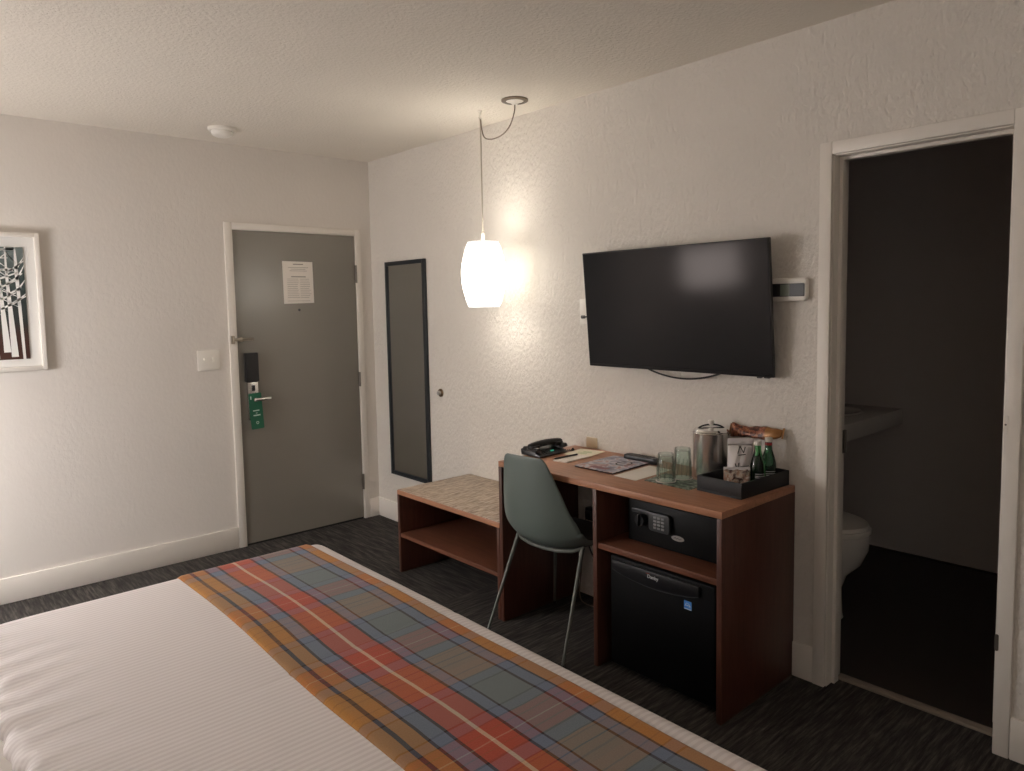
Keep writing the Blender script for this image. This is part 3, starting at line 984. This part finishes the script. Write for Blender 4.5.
# bag of snacks lying on top
cb = thing('snack_bag', 'brown and gold snack bag lying on top of the pouch and bottles', 'snack bag', (-.062, -3.0, .964))
CBX, CBZ = -.034, .950
def cbag(side):
    def fn(u, v):
        y = -2.876 - .226 * u
        e = (u - .5) * 2
        w2 = .032 * (1 - .25 * max(0, e))  + .002 * math.sin(30 * u)
        zc = CBZ + .016 - .006 * math.sin(PI * u) + .008 * u
        tt = (v - .5) * 2
        th = .017 * (1 - e ** 6) ** 1 * max(0, 1 - tt ** 2) ** .5
        z = zc + tt * w2 * .75 + .004 * math.sin(9 * u + 2 * tt)
        x = CBX + tt * .008 + side * th
        return (x, y, z)
    return fn
m = MB().grid(cbag(-1), 30, 14).grid(cbag(1), 30, 14)
bmesh.ops.remove_doubles(m.bm, verts=list(m.bm.verts), dist=.0005)
bmesh.ops.recalc_face_normals(m.bm, faces=list(m.bm.faces))
for fce in m.bm.faces:
    if fce.calc_center_median().y < -3.035:
        fce.material_index = 1
m.build('bag', ['snack_print', 'snack_gold'], cb, angle=180)
for y0, y1, h0, h1 in ((-2.8765, -2.870, -.004, .038), (-3.1015, -3.108, .004, .044)):
    MB().prism([(CBX - .008, CBZ + h0), (CBX - .005, CBZ + h0), (CBX + .010, CBZ + h1), (CBX + .007, CBZ + h1)], 1, y0, y1).build('crimped_end', 'snack_gold', cb)

def bottle(x, y, label, glassm, cap, band, hs_=1.0):
    t = thing('bottle', label, 'bottle', (x, y, ZT), group='glass bottles in the tray')
    k = hs_
    prof = [(0, 0), (.026, 0), (.0285, .004), (.0285, .03), (.0295, .055), (.028, .082), (.022, .105), (.0145, .128), (.0125, .145), (.0125, .160), (.0, .160)]
    MB().lathe([(r, z * k) for r, z in prof], (x, y, ZT), 28).build('glass_body', glassm, t)
    MB().lathe([(0, 0), (.0148, 0), (.0152, .003), (.0138, .016), (0, .017)], (x, y, ZT + .1585 * k), 20).build('cap', cap, t)
    if band:
        MB().lathe([(.0127, 0), (.0137, 0), (.0137, .010), (.0127, .010)], (x, y, ZT + .146 * k), 20, closed=True).build('neck_band', band, t)
    d = Vector((-.66, -.75, 0))
    q = MB()
    for z in (.036, .042, .05):
        pts = []
        for j in range(9):
            a = math.atan2(d.y, d.x) + (j - 4) * .16
            pts.append((x + .0298 * math.cos(a), y + .0298 * math.sin(a), ZT + z * k))
        q.tube(pts, .0013, 6)
    q.build('label_print', 'white_print', t)
bottle(-.130, -3.052, 'bright green glass bottle with white cap standing in the black tray', 'green_glass', 'cap_white', None)
bottle(-.070, -3.064, 'dark glass bottle with red neck band behind the green one', 'dark_green_glass', 'cap_white', 'cap_red', 1.04)

# ------------------------------------------------------------------ wall things
TVW, TVH, TVT = .962, .542, .016
tv = bpy.data.objects.new('television', None)
COL.objects.link(tv)
tv.location = (-.083, -2.5965, 1.4625)
tilt = math.atan2(.045, .527)
tv.rotation_euler = (0, -tilt, 0)
ORG[tv.name] = tuple(tv.location)
tag(tv, 'black flat television mounted on the wall above the desk', 'television')
MB().box((0, TVW / 2, -TVH / 2), (TVT, -TVW / 2, TVH / 2), .003).box((TVT - .001, .30, -.20), (.045, -.30, .14), .006).build('casing', 'black_plastic', tv, local=True)
MB().box((-.0016, TVW / 2 - .006, -TVH / 2 + .014), (-.0002, -TVW / 2 + .006, TVH / 2 - .006)).build('screen', 'tv_screen', tv, local=True)
MB().box((.005, -.405, -TVH / 2 - .006), (.02, -.425, -TVH / 2 + .001), .002).box((.005, -.435, -TVH / 2 - .005), (.02, -.46, -TVH / 2 + .001), .002).build('sensor', 'black_plastic', tv, local=True)
mt = MB().box((.0455, .20, -.12), (.052, -.20, .12))
mt.build('wall_bracket', 'black_plastic', tv, local=True)
cbl = []
for k in range(21):
    s = k / 20
    cbl.append((.020, .165 - .42 * s, -TVH / 2 + .012 - .046 * math.sin(PI * min(1, s * 1.0)) ** .75))
MB().tube(cbl, .0042, 8).build('power_cable', 'black_plastic', tv, local=True)

co = thing('cable_outlet', 'white cable outlet with black plug left of the television', 'outlet', (-.01, -2.06, 1.39))
MB().box((-.018, -2.012, 1.392), (0, -2.098, 1.517), .004).build('plate', 'white_plastic', co)
MB().cyl((-.018, -2.045, 1.428), (-.036, -2.045, 1.428), .008, 12).tube([(-.036, -2.045, 1.428), (-.042, -2.06, 1.428), (-.040, -2.11, 1.43)], .0035, 8).build('plug', 'black_plastic', co)
th = thing('thermostat', 'white wall thermostat with dark display beside the television', 'thermostat', (-.012, -3.1, 1.488))
MB().prism(rrect(-3.186, 1.489, -3.040, 1.578, .018), 0, -.026, 0, bev=.004).build('housing', 'white_plastic', th)
MB().prism(rrect(-3.180, 1.507, -3.045, 1.557, .004), 0, -.0275, -.0255).build('display_panel', 'thermo_dark', th)
MB().box((-.0285, -3.083, 1.510), (-.0274, -3.120, 1.554)).build('screen', 'lcd_grey', th)
MB().box((-.0285, -3.121, 1.510), (-.0274, -3.177, 1.554)).build('buttons', 'lcd_dark', th)
mi_ = thing('wall_mirror', 'tall narrow black framed mirror hanging beside the grey door', 'mirror', (-.012, -.44, .338))
my0, my1, mz0, mz1, fw = -.206, -.671, .338, 1.797, .027
fm = MB()
for a, b in (((my0, mz0), (my0 - fw, mz1)), ((my1 + fw, mz0), (my1, mz1)), ((my0 - fw, mz0), (my1 + fw, mz0 + fw)), ((my0 - fw, mz1 - fw), (my1 + fw, mz1))):
    fm.box((-.022, a[0], a[1]), (-.001, b[0], b[1]), .002)
fm.build('frame', 'mirror_frame', mi_)
MB().box((-.014, my0 - fw + .001, mz0 + fw - .001), (-.002, my1 + fw - .001, mz1 - fw + .001)).build('mirror_pane', 'mirror_glass', mi_)
wb = thing('door_bumper', 'small round metal door bumper on the wall right of the mirror', 'door bumper', (-.012, -.793, .93))
MB().lathe([(0, 0), (.026, 0), (.026, .006), (.018, .010), (0, .010)], (0, 0, 0), 24, mat=Matrix.Translation((0, -.793, .948)) @ Euler((0, -PI / 2, 0)).to_matrix().to_4x4()).build('plate', 'ring_metal', wb)
MB().lathe([(0, .009), (.014, .009), (.014, .022), (.010, .026), (0, .026)], (0, 0, 0), 20, mat=Matrix.Translation((0, -.793, .948)) @ Euler((0, -PI / 2, 0)).to_matrix().to_4x4()).build('pad', 'badge_silver', wb)

sw = thing('light_switch', 'white double light switch on the wall left of the grey door', 'light switch', (-1.147, -.004, 1.13))
MB().prism(rrect(-1.212, 1.132, -1.082, 1.256, .006), 1, -.007, 0, bev=.002).build('plate', 'white_plastic', sw)
for x in (-1.172, -1.122):
    MB().box((x - .006, -.0078, 1.180), (x + .006, -.0062, 1.208)).box((x - .0045, -.017, 1.194), (x + .0045, -.007, 1.206), .001).build('toggle', 'white_plastic', sw)

nt = thing('notice_sheet', 'white printed notice taped to the upper grey door', 'notice', (-.55, -.006, 1.527))
MB().prism([(-.655, 1.527), (-.447, 1.531), (-.449, 1.800), (-.657, 1.802)], 1, -.0055, -.0042).build('sheet', 'paper_white', nt)
q = MB()
def ln(x0, x1, z, h=.0022):
    q.box((x0, -.0059, z - h), (x1, -.0053, z + h))
ln(-.585, -.515, 1.783, .003)
for i, (x0, x1) in enumerate(((-.62, -.48), (-.60, -.50), (-.61, -.49))):
    ln(x0, x1, 1.762 - .011 * i, .0012)
ln(-.60, -.50, 1.702, .003)
for i in range(11):
    z = 1.687 - .012 * i
    ln(-.628, -.628 + .07 + .015 * random.random(), z, .001)
    ln(-.540, -.540 + .06 + .018 * random.random(), z, .001)
ln(-.63, -.475, 1.545, .001)
q.build('print', 'print_grey', nt)

hg = thing('door_hanger', 'green door hanger sign hanging from the door lever', 'door hanger', (-.885, -.05, .74))
tilt_h = Matrix.Translation((-.893, 0, .932)) @ Matrix.Rotation(math.radians(-3), 4, 'Y') @ Matrix.Translation((.893, 0, -.932))
outer = rrect(-.932, .745, -.850, .972, .008)
MB().prism(outer, 1, -.0475, -.0460, mat=tilt_h).build('card', 'hanger_green', hg)
q = MB()
for x0, x1, z, h in ((-.922, -.915, .945, .010), (-.912, -.872, .862, .0035), (-.896, -.886, .846, .002), (-.912, -.868, .832, .004)):
    q.box((x0, -.0482, z - h), (x1, -.0474, z + h), mat=tilt_h)
q.lathe([(.009, 0), (.009, .0008), (.0055, .0008), (.0055, 0)], (0, 0, 0), 18, closed=True, mat=tilt_h @ Matrix.Translation((-.890, -.0474, .785)) @ Euler((PI / 2, 0, 0)).to_matrix().to_4x4())
q.build('print', 'hanger_print', hg)

sd = thing('smoke_detector', 'round white smoke detector on the ceiling near the door', 'smoke detector', (-1.132, -.366, 2.455))
MB().lathe([(0, 0), (.074, 0), (.074, -.012), (.069, -.018), (0, -.018)], (-1.132, -.366, 2.5), 32).build('base', 'white_plastic', sd)
MB().lathe([(0, -.018), (.056, -.018), (.058, -.026), (.051, -.040), (.035, -.048), (0, -.049)], (-1.132, -.366, 2.5), 32).build('cover', 'white_plastic', sd)

# framed picture
ax0, ax1, az0, az1 = -2.535, -1.977, 1.202, 1.908
ar = thing('framed_artwork', 'white framed picture of pale bare trees on the left wall', 'picture', ((ax0 + ax1) / 2, -.014, az0))
fw = .021
fm = MB()
for a, b in (((ax0, az0), (ax0 + fw, az1)), ((ax1 - fw, az0), (ax1, az1)), ((ax0 + fw, az0), (ax1 - fw, az0 + fw)), ((ax0 + fw, az1 - fw), (ax1 - fw, az1))):
    fm.box((a[0], -.034, a[1]), (b[0], -.001, b[1]), .0015)
fm.build('frame', 'trim_white', ar)
MB().box((ax0 + fw, -.008, az0 + fw), (ax1 - fw, -.002, az1 - fw)).build('mount_board', 'mat_white', ar)
gx0, gx1, gz0, gz1 = -2.470, -2.048, 1.262, 1.835
MB().box((gx0, -.0125, gz0), (gx1, -.0082, gz1)).build('print', 'art_ground', ar)
q = MB()
YA0, YA1 = -.0140, -.0126
def qd(p):
    q.prism(p, 1, YA0, YA1)
rnd = random.Random(3)
trunks = [(-2.072, .012, 1.262, 1.73, .016), (-2.112, .030, 1.275, 1.70, .011), (-2.143, .030, 1.30, 1.68, .010), (-2.19, .026, 1.27, 1.72, .012), (-2.235, .022, 1.29, 1.69, .010), (-2.285, .032, 1.262, 1.71, .013), (-2.335, .022, 1.28, 1.70, .010), (-2.385, .03, 1.27, 1.72, .012), (-2.43, .02, 1.29, 1.69, .010)]
for x, wb_, z0, z1, wt in trunks:
    lean = (x + 2.1) * .04 - .01
    xt = x + lean * 1.2
    qd([(x - wb_ / 2, z0), (x + wb_ / 2, z0), (xt + wt / 2, z1), (xt - wt / 2, z1)])
    for k in range(9):
        z = z1 - .20 + .028 * k + rnd.random() * .015
        sgn = 1 if k % 2 else -1
        L = .055 + rnd.random() * .04
        zz = min(gz1, z + .03 + rnd.random() * .05)
        x2 = max(gx0, min(gx1, xt + sgn * L))
        qd([(xt - .004, z), (xt + .004, z - .007), (x2, zz - .006), (x2, zz)])
    qd([(xt - wt / 2, z1), (xt + wt / 2, z1), (xt + .003, gz1), (xt - .003, gz1)])
for k in range(16):
    z = 1.70 + .008 * k
    x = gx0 + (gx1 - gx0 - .09) * rnd.random()
    qd([(x, z), (x + .09, z + .02 * (rnd.random() - .3)), (x + .09, z + .007 + .02 * (rnd.random() - .3)), (x, z + .007)])
qd([(gx0, gz0), (gx0 + .02, gz0), (gx0 + .02, gz1), (gx0, gz1)])
q.build('white_trees', 'tree_white', ar)

# pendant lamp
PX, PY = -.226, -1.519
pl = thing('pendant_lamp', 'glowing white barrel pendant lamp hanging on a cord', 'pendant lamp', (PX, PY, 2.5))
prof = []
zt, zb_ = 1.824, 1.487
for k in range(17):
    s = k / 16
    prof.append((.079 + .040 * math.sin(PI * s) ** .85, zt + (zb_ - zt) * s))
MB().lathe(prof + [(r_ - .004, z_) for r_, z_ in prof[::-1]], (PX, PY, 0), 32, closed=True).build('shade', 'shade_glow', pl, angle=60)
MB().lathe([(.012, zt - .095), (.088, zt - .095), (.088, zt - .099), (.012, zt - .099)], (PX, PY, 0), 32, closed=True).build('top_diffuser', 'bulb_up_glow', pl)
MB().lathe([(0, zb_ + .054), (.082, zb_ + .054), (.082, zb_ + .050), (0, zb_ + .050)], (PX, PY, 0), 32).build('bottom_diffuser', 'bulb_down_glow', pl)
for k in range(26):
    a = 2 * PI * k / 26
    for s0, s1 in ((0.0, .13), (.87, 1.0)):
        pts = []
        for j in range(4):
            s = s0 + (s1 - s0) * j / 3
            r_ = .079 + .040 * math.sin(PI * s) ** .85 + .0012
            pts.append((PX + r_ * math.cos(a), PY + r_ * math.sin(a), zt + (zb_ - zt) * s))
        MB().tube(pts, .0022, 6).build('shade_rib', 'shade_rib', pl)
MB().lathe([(.0795, zb_ - .004), (.0825, zb_ - .004), (.0825, zb_ + .003), (.0795, zb_ + .003)], (PX, PY, 0), 32, closed=True).build('shade_rim', 'shade_rib', pl)
MB().lathe([(.0795, zt - .003), (.0825, zt - .003), (.0825, zt + .004), (.0795, zt + .004)], (PX, PY, 0), 32, closed=True).build('shade_rim', 'shade_rib', pl)
MB().cyl((PX, PY, zt - .101), (PX, PY, zt + .05), .008, 14).cyl((PX, PY, zt + .05), (PX, PY, 2.462), .0035, 8).build('cord', 'cord_white', pl)
cy = -1.785
pts = [(-.2225, cy, 2.478), (-.2235, cy + .004, 2.44), (-.2245, cy + .035, 2.385), (-.2255, cy + .085, 2.352), (-.226, cy + .15, 2.340), (-.226, cy + .205, 2.346), (-.226, cy + .24, 2.365), (-.2255, cy + .257, 2.41), (-.226, cy + .262, 2.458)]
def smooth(P, n=6):
    P = [Vector(p) for p in P]
    out = []
    for i in range(len(P) - 1):
        a, b, c, d = P[max(0, i - 1)], P[i], P[i + 1], P[min(len(P) - 1, i + 2)]
        for k in range(n):
            t = k / n
            out.append(.5 * (2 * b + (c - a) * t + (2 * a - 5 * b + 4 * c - d) * t * t + (3 * b - a - 3 * c + d) * t ** 3))
    out.append(P[-1])
    return out
MB().tube(smooth(pts), .003, 8).build('swag_cord', 'cord_grey', pl)
MB().tube([(PX, PY, 2.5), (PX, PY, 2.478), (PX, PY + .008, 2.470), (PX, PY + .010, 2.462), (PX, PY + .002, 2.455), (PX, PY - .008, 2.460)], .003, 8).lathe([(0, 0), (.010, 0), (.010, -.004), (0, -.005)], (PX, PY, 2.5), 16).build('ceiling_hook', 'white_plastic', pl)
MB().lathe([(.045, 0), (.066, 0), (.066, -.007), (.060, -.010), (.045, -.010)], (-.2225, cy, 2.5), 36, closed=True).build('canopy_rim', 'canopy_metal', pl)
MB().lathe([(0, 0), (.0448, 0), (.043, -.008), (.022, -.015), (.012, -.024), (0, -.025)], (-.2225, cy, 2.5), 32).build('canopy', 'white_plastic', pl)

# outlets and plugs behind the desk
ow = thing('wall_outlet', 'beige wall outlet just above the desk behind the telephone', 'outlet', (-.004, -2.07, .72))
MB().prism(rrect(-2.108, .772, -2.038, .825, .004), 0, -.007, 0, bev=.002).build('plate', 'outlet_beige', ow)
op = thing('power_outlet', 'white wall outlet with black adapters under the desk', 'outlet', (-.004, -2.09, .39))
MB().prism(rrect(-2.135, .380, -2.015, .500, .004), 0, -.007, 0, bev=.002).build('plate', 'white_plastic', op)
MB().box((-.045, -2.058, .410), (-.0072, -2.125, .475), .006).box((-.060, -2.070, .425), (-.045, -2.110, .462), .004).build('adapter', 'black_plastic', op)
MB().tube(smooth([(-.05, -2.085, .412), (-.055, -2.085, .36), (-.06, -2.10, .28), (-.075, -2.18, .21), (-.09, -2.30, .17), (-.09, -2.45, .14), (-.07, -2.53, .12)]), .004, 8).build('black_cord', 'black_plastic', op)
MB().tube(smooth([(-.03, -2.05, .412), (-.035, -2.04, .3), (-.045, -2.03, .15), (-.07, -2.04, .03), (-.10, -2.10, .006), (-.09, -2.2, .006), (-.07, -2.3, .006)]), .003, 8).build('thin_cord', 'cord_grey', op)

# ------------------------------------------------------------------ bathroom things
TDY = .022
tl = thing('toilet', 'white toilet seen through the dark bathroom doorway', 'toilet', (.64, -2.85, 0))
def ring(cx, cyy, hw, hl, z, n=32):
    out = []
    for k in range(n):
        a = 2 * PI * k / n
        out.append((cx + hw * math.cos(a), cyy + TDY + hl * math.sin(a), z))
    return out
def loft(rings):
    m = MB()
    t = bmesh.new()
    R_ = [[t.verts.new(p) for p in r] for r in rings]
    for A, B in zip(R_, R_[1:]):
        n = len(A)
        for k in range(n):
            t.faces.new((A[k], A[(k + 1) % n], B[(k + 1) % n], B[k]))
    t.faces.new(R_[0][::-1])
    t.faces.new(R_[-1])
    bmesh.ops.recalc_face_normals(t, faces=list(t.faces))
    m._merge(t)
    return m
tx = .64
loft([ring(tx, -2.86, .120, .215, 0), ring(tx, -2.86, .115, .21, .02), ring(tx, -2.87, .105, .195, .14), ring(tx, -2.89, .115, .20, .21), ring(tx, -2.915, .150, .235, .27), ring(tx, -2.928, .176, .252, .34), ring(tx, -2.930, .184, .256, .41), ring(tx, -2.930, .180, .252, .42)]).build('bowl', 'white_ceramic', tl)
loft([ring(tx, -2.925, .186, .262, .4205), ring(tx, -2.925, .190, .266, .426), ring(tx, -2.925, .190, .266, .438), ring(tx, -2.925, .186, .262, .442)]).build('seat', 'white_plastic', tl)
loft([ring(tx, -2.92, .184, .258, .4425), ring(tx, -2.92, .188, .262, .448), ring(tx, -2.92, .184, .256, .460), ring(tx, -2.92, .14, .21, .468)]).build('lid', 'white_plastic', tl)
MB().box((tx - .20, -2.655, .40), (tx + .20, -2.47, .74), .02, 3).build('tank', 'white_ceramic', tl)
MB().box((tx - .21, -2.665, .741), (tx + .21, -2.46, .775), .01, 3).build('tank_lid', 'white_ceramic', tl)
sk = thing('vanity_counter', 'pale wall mounted sink counter in the dark bathroom corner', 'sink', (1.35, -2.65, .765))
MB().box((.955, -2.900, .765), (1.748, -2.402, .855), .004).build('counter', 'white_ceramic', sk)
MB().lathe([(.19, 0), (.20, .006), (.185, .012), (.165, .008), (.12, .001), (.0, .0005)], (1.36, -2.66, .8552), 36, sy=.8).build('basin', 'white_ceramic', sk)
MB().tube(smooth([(1.36, -2.455, .855), (1.36, -2.455, .97), (1.36, -2.50, 1.0), (1.36, -2.55, .985)]), .010, 12).build('faucet', 'chrome', sk)

# ------------------------------------------------------------------ floor lamp beyond the bed (seen mirrored in the television)
LX, LY = -3.30, -.72
fl = thing('floor_lamp', 'drum shade floor lamp left of the bed, mirrored in the television', 'floor lamp', (LX, LY, 0))
MB().lathe([(0, 0), (.14, 0), (.14, .015), (.03, .028), (0, .03)], (LX, LY, 0), 32).build('base', 'lamp_pole', fl)
MB().cyl((LX, LY, .028), (LX, LY, 1.12), .011, 12).build('pole', 'lamp_pole', fl)
MB().lathe([(.250, 1.10), (.250, 1.46), (.2485, 1.46), (.2485, 1.10)], (LX, LY, 0), 40, closed=True).build('lamp_shade', 'drum_glow', fl)
MB().lathe([(.0, 1.445), (.2483, 1.445), (.2483, 1.450), (.0, 1.450)], (LX, LY, 0), 40).build('top_diffuser', 'mat_white', fl)

NX, NYL = -3.45, -5.35  # assumed lamp, out of view, added to fill the room with light
f2 = thing('floor_lamp', 'added drum shade fill lamp, unseen behind the viewer', 'floor lamp', (NX, NYL, 0))
MB().lathe([(0, 0), (.14, 0), (.14, .015), (.03, .028), (0, .03)], (NX, NYL, 0), 32).build('base', 'lamp_pole', f2)
MB().cyl((NX, NYL, .028), (NX, NYL, 1.40), .011, 12).build('pole', 'lamp_pole', f2)
MB().lathe([(.250, 1.10), (.250, 1.46), (.2485, 1.46), (.2485, 1.10)], (NX, NYL, 0), 40, closed=True).build('lamp_shade', 'fill_drum_glow', f2)
MB().lathe([(.0, 1.405), (.2483, 1.405), (.2483, 1.410), (.0, 1.410)], (NX, NYL, 0), 40).build('top_diffuser', 'fill_top_glow', f2)
